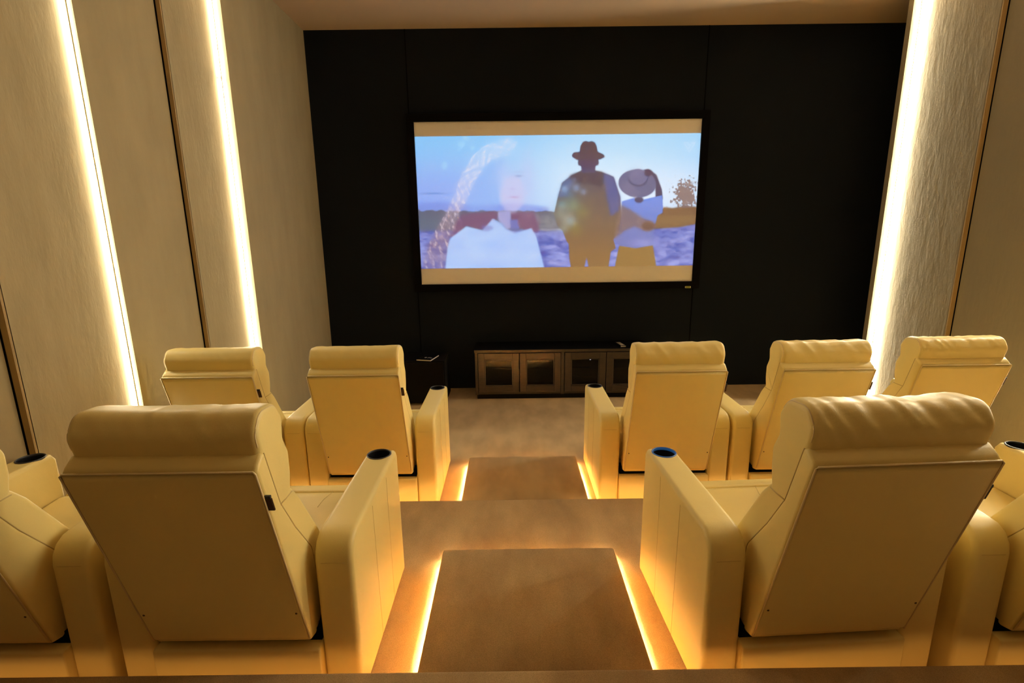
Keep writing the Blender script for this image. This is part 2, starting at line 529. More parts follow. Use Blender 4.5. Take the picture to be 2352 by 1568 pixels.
AX0, AX1 = 0.288, 0.417

def make_arm(root, s, ring_mat):
    prof = resample(round_poly(ARM, 0.02, 10), 72)
    xs = sorted((s * AX0, s * AX1))
    arm = slab('arm', M['leather'], root, prof, xs[0], xs[1], 0.020, 6, 3)
    cx, cy, cz = s * ((AX0 + AX1) / 2 - 0.003), 0.632, 0.6490
    bm = bmesh.new()
    lathe(bm, [(0.0, -0.09), (0.0500, -0.09), (0.0500, 0.03), (0.0, 0.03)], (cx, cy, cz), 40)
    bmesh.ops.remove_doubles(bm, verts=bm.verts[:], dist=1e-5)
    cutter = from_bm('cutter', bm, None)
    md = arm.modifiers.new('cut', 'BOOLEAN')
    md.object = cutter
    md.solver = 'EXACT'
    bpy.context.view_layer.update()
    me = bpy.data.meshes.new_from_object(arm.evaluated_get(bpy.context.evaluated_depsgraph_get()))
    arm.modifiers.clear()
    arm.data = me
    bpy.data.objects.remove(cutter)
    md = None
    # recessed cup with a raised ring
    bm = bmesh.new()
    rg = lathe(bm, [(0.0498, 0.000), (0.0475, -0.02), (0.042, -0.082), (0.002, -0.084)], (cx, cy, cz))
    bm.faces.new(rg[-1])
    from_bm('cup_holder', bm, M['cup'], arm, True)
    bm = bmesh.new()
    rg = lathe(bm, [(0.0482, -0.010), (0.0488, 0.0016), (0.0502, 0.0028), (0.0528, 0.0024), (0.0545, 0.0008), (0.0540, -0.010)], (cx, cy, cz))
    for j in range(40):
        bm.faces.new((rg[-1][j], rg[-1][(j + 1) % 40], rg[0][(j + 1) % 40], rg[0][j]))
    from_bm('cup_ring', bm, ring_mat, arm, True)
    # stitched seams
    xo = s * (AX1 + 0.0002)
    tube_obj('seam', M['seam'], arm, [(xo, 0.26, 0.61), (xo, 0.265, 0.35), (xo, 0.27, 0.02)], 0.0009, 5)
    tube_obj('seam', M['seam'], arm, [(xo, 0.475, 0.615), (xo, 0.475, 0.35), (xo, 0.475, 0.02)], 0.0007, 5)
    xm, wd = s * (AX0 + AX1) / 2, (AX1 - AX0) / 2 - 0.024
    tube_obj('seam', M['seam'], arm, [(xm - wd, -0.0003, 0.554), (xm + wd, -0.0003, 0.554)], 0.0009, 5)
    return arm

def make_chair(head_seed, head_amt, ring_mat):
    root = empty('recliner', (0, 0, 0))
    for s in (-1, 1):
        make_arm(root, s, ring_mat if s == -1 else M['ring'])
    # lower body
    slab('base', M['leather'], root, round_poly([(-0.022, 0.015, 0.006), (-0.022, 0.240, 0.012), (0.10, 0.232, 0.01), (0.12, 0.30, 0.01), (0.72, 0.30, 0.012), (0.72, 0.015, 0.006)], 0.01, 4), -0.287, 0.287, 0.006, 3)
    one_box('recess_shade', M['gap'], root, -0.280, 0.280, 0.02, 0.085, 0.232, 0.285)  # black block standing in for the shade in the gap under the backrest
    st = slab('seat_cushion', M['leather'], root, resample(round_poly([(0.09, 0.305, 0.01), (0.09, 0.432, 0.02), (0.673, 0.446, 0.014), (0.673, 0.305, 0.01)], 0.01, 5), 60), -0.287, 0.287, 0.022, 5, 10)
    tube_obj('seam', M['seam'], st, [(0.11, 0.672, 0.4455), (0.09, 0.60, 0.4445), (0.086, 0.54, 0.443)], 0.0010, 5)
    slab('footrest', M['leather'], root, resample(round_poly([(0.6735, 0.08, 0.01), (0.6735, 0.446, 0.012), (0.775, 0.436, 0.045), (0.785, 0.08, 0.02)], 0.01, 6), 64), -0.287, 0.287, 0.024, 5, 10)
    # backrest shell
    fr = slab('back_shell', M['leather'], root, resample(round_poly(FRAME, 0.01, 5), 96), -BACK_X, BACK_X, 0.012, 4, 6)
    dk = M['seam']
    for s in (-1, 1):
        xs_ = s * (BACK_X + 0.0004)
        line = [p for p in resample(round_poly(FRAME, 0.01, 5), 240) if p.x > -0.178 and 0.45 < p.y < 1.03]
        line.sort(key=lambda p: -p.y)
        line = [p for p in line if p.x > -0.26 + (1.03 - p.y) * 0.52 + 0.02]
        tube_obj('seam', dk, fr, [(s * (BACK_X - 0.0035), p.x - 0.002, p.y) for p in line], 0.0022, 5)
        tube_obj('seam', dk, fr, [(s * 0.2615, -0.034 + DY, 0.838), (s * 0.2618, 0.01 + DY, 0.836), (s * 0.2618, 0.048 + DY, 0.838)], 0.0022, 5)
    # flat rear panel with piping and two screws
    th = 0.007
    a, b = back_pt(0.012), back_pt(0.992)
    ao, bo = back_pt(0.012, th), back_pt(0.992, th)
    pn = slab('back_panel', M['leather'], root, resample(round_poly([(a.x + .002, a.y, 0), (ao.x, ao.y, 0.003), (bo.x, bo.y, 0.003), (b.x + .002, b.y, 0)], 0.002, 3), 60), -BACK_X + 0.004, BACK_X - 0.004, 0.005, 3, 4)
    c0, c1 = back_pt(0.02, 0.004), back_pt(0.995, 0.004)
    xe = BACK_X - 0.002
    tube_obj('piping', M['piping'], pn, [(-xe, c0.x, c0.y), (-xe, c1.x, c1.y - 0.006), (-xe + 0.006, c1.x, c1.y), (xe - 0.006, c1.x, c1.y), (xe, c1.x, c1.y - 0.006), (xe, c0.x, c0.y)], 0.0032, 6)
    for s in (-1, 1):
        bm = bmesh.new()
        p = back_pt(0.205, th)
        bmesh.ops.create_uvsphere(bm, u_segments=12, v_segments=8, radius=0.004)
        bmesh.ops.scale(bm, vec=(1, 0.6, 1), verts=bm.verts)
        bmesh.ops.translate(bm, vec=(s * 0.247, p.x, p.y), verts=bm.verts)
        from_bm('screw', bm, M['screw'], pn, True)
    # headrest roll and lumbar cushion
    hp = resample(round_poly(HEAD, 0.02, 8), 84)
    hd = slab('headrest', M['leather'], root, hp, -0.261, 0.261, 0.019, 6, 72, wrinkle(head_seed, head_amt), 0.0)
    hpi = inset(hp, 0.0065)
    for s in (-1, 1):
        path = [(s * 0.2545, p.x, p.y) for p in hpi if p.y > 1.045 and p.x < 0.035 + DY]
        i0 = max(range(len(path)), key=lambda i: (Vector(path[i]) - Vector(path[i - 1])).length)
        path = path[i0:] + path[:i0]
        tube_obj('piping', M['piping'], hd, path, 0.0024, 5)
    slab('lumbar_cushion', M['leather'], root, resample(round_poly(LUMB, 0.02, 7), 84), -0.262, 0.262, 0.019, 6, 16, None, 0.0)
    # leather tag sewn into the right edge of the backrest
    p = back_pt(0.802, -0.002); q = back_pt(0.862, -0.002)
    bm = bmesh.new()
    hw = (q - p) * 0.5
    c = (p + q) * 0.5
    t = hw.normalized()
    nr = Vector((-t.y, t.x))
    vs = []
    for xx in (BACK_X - 0.004, BACK_X + 0.017):
        for u, v in ((-1, -1), (1, -1), (1, 1), (-1, 1)):
            pt = c + hw * u + nr * (0.003 * v)
            vs.append(bm.verts.new((xx, pt.x, pt.y)))
    for f in ((0, 1, 2, 3), (4, 5, 6, 7), (0, 1, 5, 4), (1, 2, 6, 5), (2, 3, 7, 6), (3, 0, 4, 7)):
        bm.faces.new([vs[i] for i in f])
    bmesh.ops.recalc_face_normals(bm, faces=bm.faces[:])
    bmesh.ops.bevel(bm, geom=bm.edges[:], offset=0.0015, segments=2, affect='EDGES')
    tg = from_bm('leather_tag', bm, M['tag'], root)
    e = back_pt(0.868, -0.002)
    bm = bmesh.new()
    box(bm, BACK_X - 0.003, BACK_X + 0.015, e.x - 0.005, e.x + 0.005, e.y - 0.005, e.y + 0.005, 0.002)
    from_bm('tag_loop', bm, M['black_plastic'], tg)
    return root

YN, YF = 1.464, 2.987
front = 'cream recliners in the front row'
near = 'cream recliners in the nearer row'
chairs = [
    # x, y, z, yaw, variant, label, group
    (0.974, YF, 0.0, 0.0, 'a', 'front row cream leather recliner right of the aisle, partly hiding the dark cabinet', front),
    (1.824, YF, 0.0, 0.0, 'a', 'front row cream leather recliner, middle of the three right of the aisle', front),
    (2.664, YF + 0.06, 0.0, 0.0, 'c', 'front row cream leather recliner farthest right, beside the glowing right wall line', front),
    (-0.918, YF, 0.0, 0.0, 'b', 'front row cream leather recliner left of the aisle, in front of the black speaker', front),
    (-1.757, YF, 0.0, 0.0, 'b', 'front row cream leather recliner by the left wall, mostly hidden below its headrest', front),
    (-0.957, YN, H_MID, 0.0, 'n', 'big near cream leather recliner left of the aisle and carpeted step', near),
    (-1.835, YN, H_MID, 0.0, 'n', 'cream leather recliner cut off at the left picture edge, beside the left wall', near),
    (1.056, YN, H_MID, 0.049, 'w', 'near cream leather recliner right of the aisle with blue cup ring and wrinkled headrest', near),
    (1.945, YN, H_MID, 0.0, 'n', 'cream leather recliner cut off at the right picture edge of the nearer row', near),
]
variants = {
    'a': (1.3, 0.0045, M['ring']), 'b': (4.7, 0.0022, M['ring']), 'c': (8.2, 0.0055, M['ring']), 'n': (6.1, 0.0035, M['ring']), 'w': (11.4, 0.0075, M['ring_blue']),
}
proto = {}
for x, y, z, yaw, v, label, group in chairs:
    if v not in proto:
        proto[v] = c = make_chair(*variants[v])
    else:
        c = copy_tree(proto[v])
    c.location = (x, y, z)
    c.rotation_euler = (0, 0, yaw)
    tag(c, label, 'recliner', group)

# ------------------------------------------------------------------ projection screen
X1, X2, Z1, Z2 = -1.0065, 2.0323, 1.2336, 2.9404
YS = D - 0.035
scr = empty('projection_screen', ((X1 + X2) / 2, D, Z1))
tag(scr, 'wide projection screen in black frame on the black wall, showing a couple in hats', 'screen')
ox = (X1 + X2) / 2
def scr_box(name, m, x0, x1, y0, y1, z0, z1, bev=0.0, parent=scr):
    return one_box(name, m, parent, x0 - ox, x1 - ox, y0 - D, y1 - D, z0 - Z1, z1 - Z1, bev=bev)
fw = 0.078
bm = bmesh.new()
for a in ((X1 - fw, X2 + fw, Z2, Z2 + fw), (X1 - fw, X2 + fw, Z1 - fw, Z1), (X1 - fw, X1, Z1, Z2), (X2, X2 + fw, Z1, Z2)):
    box(bm, a[0] - ox, a[1] - ox, -0.062, -0.001, a[2] - Z1, a[3] - Z1, 0.004)
from_bm('screen_frame', bm, M['frame'], scr)
bd = scr_box('badge', M['badge'], 1.955, 2.010, D - 0.066, D - 0.060, Z1 - 0.075, Z1 - 0.052, 0.002)
tag(bd, 'small green badge')
for xx in (1.951, 2.010):
    scr_box('badge_end', M['badge_end'], xx, xx + 0.005, D - 0.066, D - 0.060, Z1 - 0.073, Z1 - 0.054, 0.001, bd).location = (0, 0, 0)
M['screen'] = mat('white_screen_fabric', (0.94, 0.93, 0.92), 0.9, 0.1)
scr_box('screen_fabric', M['screen'], X1 - 0.005, X2 + 0.005, YS, YS + 0.012, Z1 - 0.005, Z2 + 0.005)

# the projected film still, one face per picture element; only this image gives off light
def film_still():
    NX, NY = 616, 282
    ss = 2
    nx, ny = NX * ss, NY * ss
    v, u = np.mgrid[0:ny, 0:nx]
    u = (u + 0.5) / nx; v = (v + 0.5) / ny
    X = (155 + 38 * v) + u * ((2088 - 50 * v) - (155 + 38 * v))
    Y = 258 + 885 * v + 8 * u * v
    img = np.zeros((ny, nx, 3))
    rng = np.random.default_rng(3)
    def smooth_noise(cx, cy, oct_=4, seed=0):
        r = np.random.default_rng(seed)
        out = np.zeros((ny, nx)); amp = 1.0; tot = 0
        for o in range(oct_):
            gx, gy = int(cx * 2 ** o) + 2, int(cy * 2 ** o) + 2
            gr = r.random((gy + 1, gx + 1))
            fx, fy = u * (gx - 1), v * (gy - 1)
            ix, iy = fx.astype(int), fy.astype(int)
            tx, ty = fx - ix, fy - iy
            tx = tx * tx * (3 - 2 * tx); ty = ty * ty * (3 - 2 * ty)
            out += amp * ((gr[iy, ix] * (1 - tx) + gr[iy, ix + 1] * tx) * (1 - ty) + (gr[iy + 1, ix] * (1 - tx) + gr[iy + 1, ix + 1] * tx) * ty)
            tot += amp; amp *= 0.55
        return out / tot
    def blur(m, k):
        if k < 1: return m
        ker = np.exp(-0.5 * (np.arange(-2 * k, 2 * k + 1) / k) ** 2); ker /= ker.sum()
        p = np.pad(m, ((2 * k, 2 * k), (2 * k, 2 * k)), mode='edge')
        p = sum(ker[i] * p[i:i + m.shape[0], :] for i in range(4 * k + 1))
        return sum(ker[i] * p[:, i:i + m.shape[1]] for i in range(4 * k + 1))
    def poly(pts):
        m = np.zeros(X.shape, bool)
        for i in range(len(pts)):
            (x1, y1), (x2, y2) = pts[i - 1], pts[i]
            if y1 == y2: continue
            m ^= ((y1 > Y) != (y2 > Y)) & (X < (x2 - x1) * (Y - y1) / (y2 - y1) + x1)
        return m.astype(float)
    def ell(cx, cy, rx, ry, rot=0.0):
        c, s = math.cos(rot), math.sin(rot)
        dx, dy = X - cx, Y - cy
        return ((((dx * c + dy * s) / rx) ** 2 + ((-dx * s + dy * c) / ry) ** 2) < 1).astype(float)
    def soft(cx, cy, rx, ry):
        return np.exp(-0.5 * (((X - cx) / rx) ** 2 + ((Y - cy) / ry) ** 2))
    def lay(mask, col, a=1.0, k=2):
        nonlocal img
        m = (blur(mask, k) * a)[..., None]
        img = img * (1 - m) + np.asarray(col, float).reshape((1, 1, 3) if np.ndim(col) == 1 else np.shape(col)) * m
    def line(pts, wd):
        m = np.zeros(X.shape)
        for (x1, y1), (x2, y2) in zip(pts, pts[1:]):
            L2 = (x2 - x1) ** 2 + (y2 - y1) ** 2
            t = np.clip(((X - x1) * (x2 - x1) + (Y - y1) * (y2 - y1)) / L2, 0, 1)
            m = np.maximum(m, (np.hypot(X - x1 - t * (x2 - x1), Y - y1 - t * (y2 - y1)) < wd))
        return m.astype(float)
    # sky
    top = np.array([150, 203, 250.]); mid = np.array([172, 205, 252.]); low = np.array([158, 176, 245.])
    t = np.clip((Y - 258) / 500, 0, 1)[..., None]
    img = top * (1 - t) + mid * t
    lay(soft(300, 640, 420, 150), low, 0.9, 0)
    lay(soft(1450, 560, 430, 260), (226, 242, 255), 0.95, 0)
    lay(soft(1850, 640, 300, 160), (232, 240, 255), 0.8, 0)
    lay(soft(1780, 300, 420, 120), (184, 222, 250), 0.6, 0)
    lay(soft(270, 628, 60, 5), (125, 150, 215), 0.7, 0)
    lay(poly([(150, 690), (320, 685), (560, 715), (830, 700), (1060, 735), (1060, 800), (150, 800)]), (140, 152, 232), 0.75, 8)
    # hills, sand
    nz = smooth_noise(60, 8, 4, 5)
    hill = (Y > 742 + 26 * (nz - 0.5) + 0.02 * (X - 200)) & (Y < 905) & (X < 1260)
    lay(hill, (118, 108, 118), 0.92, 2)
    lay(soft(260, 840, 140, 50), (118, 122, 140), 0.6, 0)
    sn = smooth_noise(26, 30, 4, 9)
    sand = np.stack([138 + 60 * (sn - .5) * 2, 138 + 60 * (sn - .5) * 2, 206 + 45 * (sn - .5) * 2], -1)
    m = blur(((Y > 885 - 0.05 * (X - 1200) * (X > 1200)) | ((X < 420) & (Y > 880))).astype(float), 6)[..., None]
    img = img * (1 - m) + sand * m
    lay(soft(1080, 885, 90, 5), (210, 195, 190), 0.6, 0)
    hr = poly([(1790, 770), (1845, 745), (1900, 752), (1980, 738), (2070, 745), (2070, 860), (1950, 882), (1760, 892), (1760, 800)])
    lay(hr, (150, 112, 74), 0.95, 3)
    lay(hr * (Y < 800), (138, 100, 78), 0.6, 5)
    # bush
    bn = smooth_noise(170, 80, 3, 21)
    bush = soft(1985, 660, 62, 75) * 1.15
    lay((bush + (bn - 0.5) * 1.5 > 0.62) & (Y < 750) & (X > 1855), (150, 120, 112), 0.9, 1)
    # woman of the double exposure: hair, face, neck, dress
    ang_ = np.arctan2(Y - 700, X - 860); rad_ = np.hypot((X - 860) * 1.0, (Y - 700) * 0.9)
    fn = np.random.default_rng(33)
    hn = np.zeros(X.shape)
    for a_, b_, c_, p_, wob in [(f1, f2, 1.0 / (1 + 0.03 * f1), fn.random() * 6.28, fn.random() * 14 + 6) for f1, f2 in ((16, 3), (24, 5), (37, 7), (52, 9), (71, 11), (95, 6), (120, 8))]:
        hn += c_ * np.sin(rad_ / 520 * a_ * 6.28 / 2 + b_ * np.sin(ang_ * wob + p_) + p_)
    hn = 0.5 + hn / 5.2
    hn = hn * 0.65 + smooth_noise(110, 60, 3, 33) * 0.35
    hair_l = poly([(790, 270), (640, 310), (540, 390), (470, 510), (420, 640), (360, 760), (290, 880), (240, 980), (200, 1140), (360, 1140), (390, 960), (480, 850), (450, 760), (500, 690), (560, 560), (620, 460), (700, 400), (800, 380), (850, 300)])
    img_h = np.stack([np.interp(Y, [280, 650, 800, 950, 1140], [214, 226, 205, 168, 150]), np.interp(Y, [280, 650, 800, 950, 1140], [228, 216, 168, 122, 120]), np.interp(Y, [280, 650, 800, 950, 1140], [252, 238, 180, 122, 150])], -1)
    m = (blur(hair_l, 12) * 0.34)[..., None]
    img = img * (1 - m) + img_h * m
    m = (blur(hair_l * np.clip((hn - 0.34) * 2.6, 0.10, 1), 1) * 0.62)[..., None]
    img = img * (1 - m) + img_h * m
    lay(hair_l * np.clip((hn - 0.56) * 6, 0, 1), (240, 230, 240), 0.6, 1)
    lay(poly([(560, 560), (640, 450), (760, 400), (740, 560), (720, 730), (520, 760), (500, 690)]), (156, 186, 248), 0.45, 10)
    lay(poly([(470, 770), (700, 758), (720, 790), (660, 850), (600, 880), (500, 850), (440, 890), (400, 930), (430, 830)]), (142, 98, 126), 0.85, 5)
    lay(poly([(800, 760), (960, 765), (1000, 820), (990, 900), (940, 905), (870, 870), (800, 870)]), (146, 98, 124), 0.85, 5)
    lay(poly([(960, 770), (1060, 790), (1120, 840), (1110, 900), (1000, 890)]) * (hn > 0.45), (160, 150, 160), 0.6, 4)
    lay(ell(815, 640, 84, 128, 0.05), (222, 206, 238), 0.62, 8)
    lay(soft(760, 520, 40, 60), (200, 208, 246), 0.6, 0)
    lay(soft(915, 560, 34, 120), (200, 205, 245), 0.55, 0)
    lay(soft(858, 520, 20, 6), (160, 168, 214), 0.65, 0)
    lay(soft(858, 494, 24, 4), (178, 184, 226), 0.5, 0)
    lay(soft(815, 605, 12, 5), (196, 178, 220), 0.55, 0)
    lay(soft(826, 660, 24, 6), (200, 164, 206), 0.65, 0)
    lay(poly([(715, 755), (800, 750), (805, 870), (770, 880), (715, 810)]), (182, 176, 226), 0.9, 4)
    dress = poly([(355, 1150), (372, 1000), (390, 935), (500, 853), (610, 882), (680, 803), (740, 838), (770, 875), (830, 905), (942, 872), (975, 930), (1000, 1030), (1030, 1150)])
    dn = smooth_noise(14, 10, 3, 41)
    m = (blur(dress, 3) * 0.97)[..., None]
    dc = np.stack([186 + 26 * (dn - .5), 208 + 20 * (dn - .5), 252 + 0 * dn], -1)
    img = img * (1 - m) + dc * m
    lay(poly([(610, 882), (600, 850), (660, 850), (690, 870), (640, 890)]), (150, 140, 200), 0.6, 5)
    lay(poly([(795, 812), (850, 812), (862, 880), (800, 878)]), (134, 136, 206), 0.8, 4)
    lay(line([(680, 812), (745, 842), (770, 880), (835, 905), (880, 880)], 4), (160, 178, 236), 0.7, 3)
    lay(line([(370, 1010), (430, 990), (520, 1010)], 5), (168, 190, 246), 0.5, 5)
    # man seen from behind
    man = poly([(1280, 490), (1215, 520), (1150, 570), (1120, 670), (1095, 780), (1120, 860), (1155, 895), (1180, 965), (1195, 985), (1200, 1090), (1212, 1160), (1300, 1160), (1318, 1082), (1332, 1160), (1465, 1160), (1482, 1045), (1515, 1020), (1500, 960), (1530, 930), (1560, 880), (1550, 760), (1545, 670), (1500, 535), (1430, 505), (1375, 490)])
    mg = np.clip((Y - 480) / 600, 0, 1)[..., None]
    mc = np.array([112, 96, 104.]) * (1 - mg) + np.array([160, 120, 76.]) * mg
    m = (blur(man, 2) * 0.97)[..., None]
    img = img * (1 - m) + mc * m
    lay(poly([(1430, 508), (1500, 540), (1545, 670), (1540, 760), (1480, 800), (1450, 640)]), (112, 110, 172), 0.75, 6)
    lay(poly([(1215, 520), (1150, 572), (1120, 670), (1180, 660), (1230, 560)]), (118, 128, 178), 0.75, 6)
    lay(poly([(1200, 520), (1240, 505), (1420, 498), (1428, 510), (1420, 600), (1210, 560)]), (98, 80, 82), 0.55, 5)
    lay(poly([(1278, 440), (1378, 440), (1374, 505), (1282, 505)]), (108, 94, 116), 1, 2)
    lay(ell(1328, 430, 68, 46), (96, 84, 104), 1, 2)
    lay(ell(1268, 440, 10, 18), (110, 92, 108), 1, 2)
    lay(ell(1388, 440, 10, 18), (110, 92, 108), 1, 2)
    lay(poly([(1217, 388), (1230, 372), (1270, 368), (1390, 368), (1430, 388), (1440, 403), (1410, 418), (1330, 424), (1250, 420), (1222, 402)]), (88, 76, 92), 1, 2)
    lay(poly([(1268, 378), (1275, 330), (1292, 304), (1310, 299), (1330, 305), (1350, 300), (1372, 310), (1384, 335), (1392, 378)]), (84, 72, 86), 1, 2)
    lay(soft(1318, 348, 9, 9), (126, 112, 118), 0.7, 0)
    # green and pale bokeh lying over him
    for cx, cy, rr, col, a in ((1150, 720, 46, (150, 186, 196), .55), (1200, 650, 40, (120, 140, 170), .5), (1245, 605, 30, (150, 175, 225), .6), (1295, 632, 24, (160, 178, 220), .5), (1165, 610, 26, (170, 200, 235), .55), (1225, 720, 60, (152, 172, 140), .55), (1180, 810, 60, (172, 178, 168), .6), (1215, 835, 40, (164, 186, 206), .6), (1290, 770, 55, (158, 146, 92), .55), (1160, 880, 40, (180, 196, 190), .4), (1240, 880, 60, (160, 142, 78), .5), (1060, 830, 70, (150, 148, 150), .5), (1235, 550, 16, (150, 150, 180), .5), (1130, 780, 40, (166, 168, 150), .5), (1345, 690, 40, (146, 122, 96), .4)):
        lay(soft(cx, cy, rr * .62, rr * .62), col, a, 0)
    for cx, cy, rx, ry in ((470, 310, 26, 20), (355, 445, 18, 28), (500, 272, 20, 12), (545, 335, 16, 14), (450, 345, 10, 8)):
        lay(ell(cx, cy, rx, ry), (190, 228, 252), 0.5, 3)
    # woman in the straw hat
    lay(poly([(1700, 492), (1735, 486), (1790, 525), (1826, 620), (1834, 690), (1785, 690), (1782, 600), (1748, 540)]), (112, 92, 108), 1, 2)
    shirt = poly([(1555, 700), (1640, 676), (1700, 690), (1828, 662), (1836, 740), (1832, 782), (1800, 798), (1776, 880), (1768, 1010), (1650, 1024), (1538, 1000), (1500, 962), (1535, 900), (1556, 800)])
    m = blur(shirt, 2)[..., None]
    sg = np.clip((Y - 670) / 330, 0, 1)[..., None]
    img = img * (1 - m) + (np.array([132, 152, 232.]) * (1 - sg) + np.array([136, 132, 186.]) * sg) * m
    lay(soft(1700, 990, 60, 24) * shirt, (160, 160, 222), 0.8, 0)
    lay(poly([(1550, 720), (1620, 760), (1700, 815), (1760, 840), (1800, 866), (1768, 892), (1700, 900), (1640, 872), (1580, 900), (1500, 960), (1520, 860)]), (148, 118, 112), 0.85, 6)
    lay(ell(1735, 872, 44, 34), (138, 100, 78), 0.8, 5)
    lay(poly([(1538, 1004), (1650, 1024), (1768, 1006), (1792, 1160), (1508, 1160)]), (166, 128, 78), 1, 2)
    lay(ell(1672, 690, 30, 22), (104, 84, 98), 0.9, 3)
    lay(ell(1660, 582, 128, 92, 0.12), (126, 116, 146), 1, 2)
    lay(soft(1600, 620, 50, 40) * ell(1660, 582, 126, 90, 0.12), (146, 132, 160), 0.6, 0)
    lay(ell(1666, 556, 64, 46), (106, 92, 116), 0.85, 3)
    lay(ell(1666, 538, 61, 52), (134, 122, 154), 1, 2)
    lay(soft(1650, 515, 30, 22), (148, 136, 166), 0.5, 0)
    lay(ell(1735, 512, 28, 22), (100, 80, 96), 0.9, 3)
    # channel mark in the corner of the picture
    ox_, oy_, sc_ = 900, 220, 2352 / 800 
    def z(p):
        return ((1540 + p[0] / 19.6 - 900) * 2.94, (300 + p[1] / 19.6 - 220) * 2.94)
    for pts, wd in (([(615, 545), (800, 560), (830, 650), (930, 640), (800, 840), (615, 545)], 3.4), ([(960, 570), (1115, 550), (855, 960), (815, 890)], 3.6), ([(960, 570), (1080, 590)], 2.4)):
        lay(line([z(q) for q in pts], wd), (214, 232, 255), 0.8, 1)
    img = img + (rng.random((ny, nx, 1)) - 0.5) * 4
    img = img.reshape(NY, ss, NX, ss, 3).mean((1, 3)) / 255
    lin = np.where(img <= 0.04045, img / 12.92, ((np.clip(img, 0, 1) + 0.055) / 1.055) ** 2.4)
    # light added on top of what the darkened picture sheet already sends back
    em = np.clip(lin - np.array(AMBIENT), 0.002, None) * PIC
    # build the thin sheet of picture elements
    zt = Z2 - (258 - 165) / (1262 - 165) * (Z2 - Z1); zb = Z1 + (1262 - 1148) / (1262 - 165) * (Z2 - Z1)
    xs_ = np.linspace(X1 + 0.004, X2 - 0.004, NX + 1) - ox
    zs_ = np.linspace(zt, zb, NY + 1) - Z1
    gz, gx = np.meshgrid(zs_, xs_, indexing='ij')
    co = np.stack([gx, np.full_like(gx, YS - 0.003 - D), gz], -1).reshape(-1, 3)
    idx = np.arange((NX + 1) * (NY + 1)).reshape(NY + 1, NX + 1)
    quads = np.stack([idx[:-1, :-1], idx[1:, :-1], idx[1:, 1:], idx[:-1, 1:]], -1).reshape(-1, 4)
    me = bpy.data.meshes.new('projected_picture')
    me.vertices.add(len(co)); me.vertices.foreach_set('co', co.astype(np.float32).ravel())
    me.loops.add(quads.size); me.loops.foreach_set('vertex_index', quads.astype(np.int32).ravel())
    me.polygons.add(len(quads))
    me.polygons.foreach_set('loop_start', np.arange(0, quads.size, 4, dtype=np.int32))
    me.update(calc_edges=True)
    me.validate()
    ca = me.color_attributes.new('picture', 'FLOAT_COLOR', 'CORNER')
    cc = np.ones((len(quads), 4, 4), np.float32)
    cc[:, :, :3] = em.reshape(-1, 1, 3)
    ca.data.foreach_set('color', cc.ravel())
    m = mat('projected_film', (0.34, 0.335, 0.33), 0.9, 0.1)  # shade put into the base colour: darker than the fabric for dark film tones
    N, L, b = nodes(m)
    at = N.new('ShaderNodeAttribute'); at.attribute_name = 'picture'
    L.new(at.outputs['Color'], b.inputs['Emission Color'])
    b.inputs['Emission Strength'].default_value = 1.0
    m.cycles.emission_sampling = 'NONE'
    return link('projected_picture', me, m, scr)
AMBIENT = (0.165, 0.093, 0.040)
film_still()


# ------------------------------------------------------------------ media cabinet
CX0, CX1, CY0, CY1, CH = -0.405, 1.50, 5.237, 5.645, 0.556
cab = empty('media_cabinet', (CX0, CY0, 0))
tag(cab, 'low dark wooden cabinet with four glazed doors on the floor below the screen', 'cabinet')
W_, Dp = CX1 - CX0, CY1 - CY0
bm = bmesh.new()
box(bm, 0, W_, 0.02, Dp, 0.05, 0.075, 0.002)
box(bm, 0, 0.03, 0.0, Dp, 0.05, CH - 0.03, 0.002)
box(bm, W_ - 0.03, W_, 0.0, Dp, 0.05, CH - 0.03, 0.002)
box(bm, W_ / 2 - 0.018, W_ / 2 + 0.018, 0.0, Dp, 0.05, CH - 0.03, 0.002)
box(bm, 0.03, W_ - 0.03, Dp - 0.02, Dp, 0.075, CH - 0.03)
from_bm('body', bm, M['cabinet'], cab)
one_box('plinth', M['cabinet_top'], cab, 0.015, W_ - 0.015, 0.02, Dp, 0.0, 0.05)
tp = one_box('top', M['cabinet_top'], cab, -0.006, W_ + 0.006, 0.0, Dp, CH - 0.028, CH, bev=0.003)
one_box('top_edge', M['cabinet'], tp, -0.006, W_ + 0.006, -0.008, 0.0, CH - 0.030, CH, bev=0.002)
for a, b in ((0.03, W_ / 2 - 0.018), (W_ / 2 + 0.018, W_ - 0.03)):
    one_box('shelf', M['cabinet'], cab, a, b, 0.06, Dp - 0.02, 0.305, 0.325)
xs = [0.03, 0.03 + (W_ / 2 - 0.048) / 2, W_ / 2 - 0.018, W_ / 2 + 0.018, W_ / 2 + 0.018 + (W_ / 2 - 0.048) / 2, W_ - 0.03]
for a, b in ((xs[0], xs[1]), (xs[1], xs[2]), (xs[3], xs[4]), (xs[4], xs[5])):
    a += 0.004; b -= 0.004
    z0, z1, st = 0.082, CH - 0.036, 0.068
    bm = bmesh.new()
    for r_ in ((a, a + st, z0, z1), (b - st, b, z0, z1), (a + st, b - st, z1 - st, z1), (a + st, b - st, z0, z0 + st)):
        box(bm, r_[0], r_[1], -0.012, 0.016, r_[2], r_[3], 0.003)
    # inner moulding, set back
    i = 0.012
    for r_ in ((a + st, a + st + i, z0 + st, z1 - st), (b - st - i, b - st, z0 + st, z1 - st), (a + st, b - st, z1 - st - i, z1 - st), (a + st, b - st, z0 + st, z0 + st + i)):
        box(bm, r_[0], r_[1], -0.004, 0.014, r_[2], r_[3], 0.002)
    d = from_bm('door', bm, M['cabinet'], cab)
    one_box('glass_pane', M['glass'], d, a + st, b - st, 0.003, 0.006, z0 + st, z1 - st)

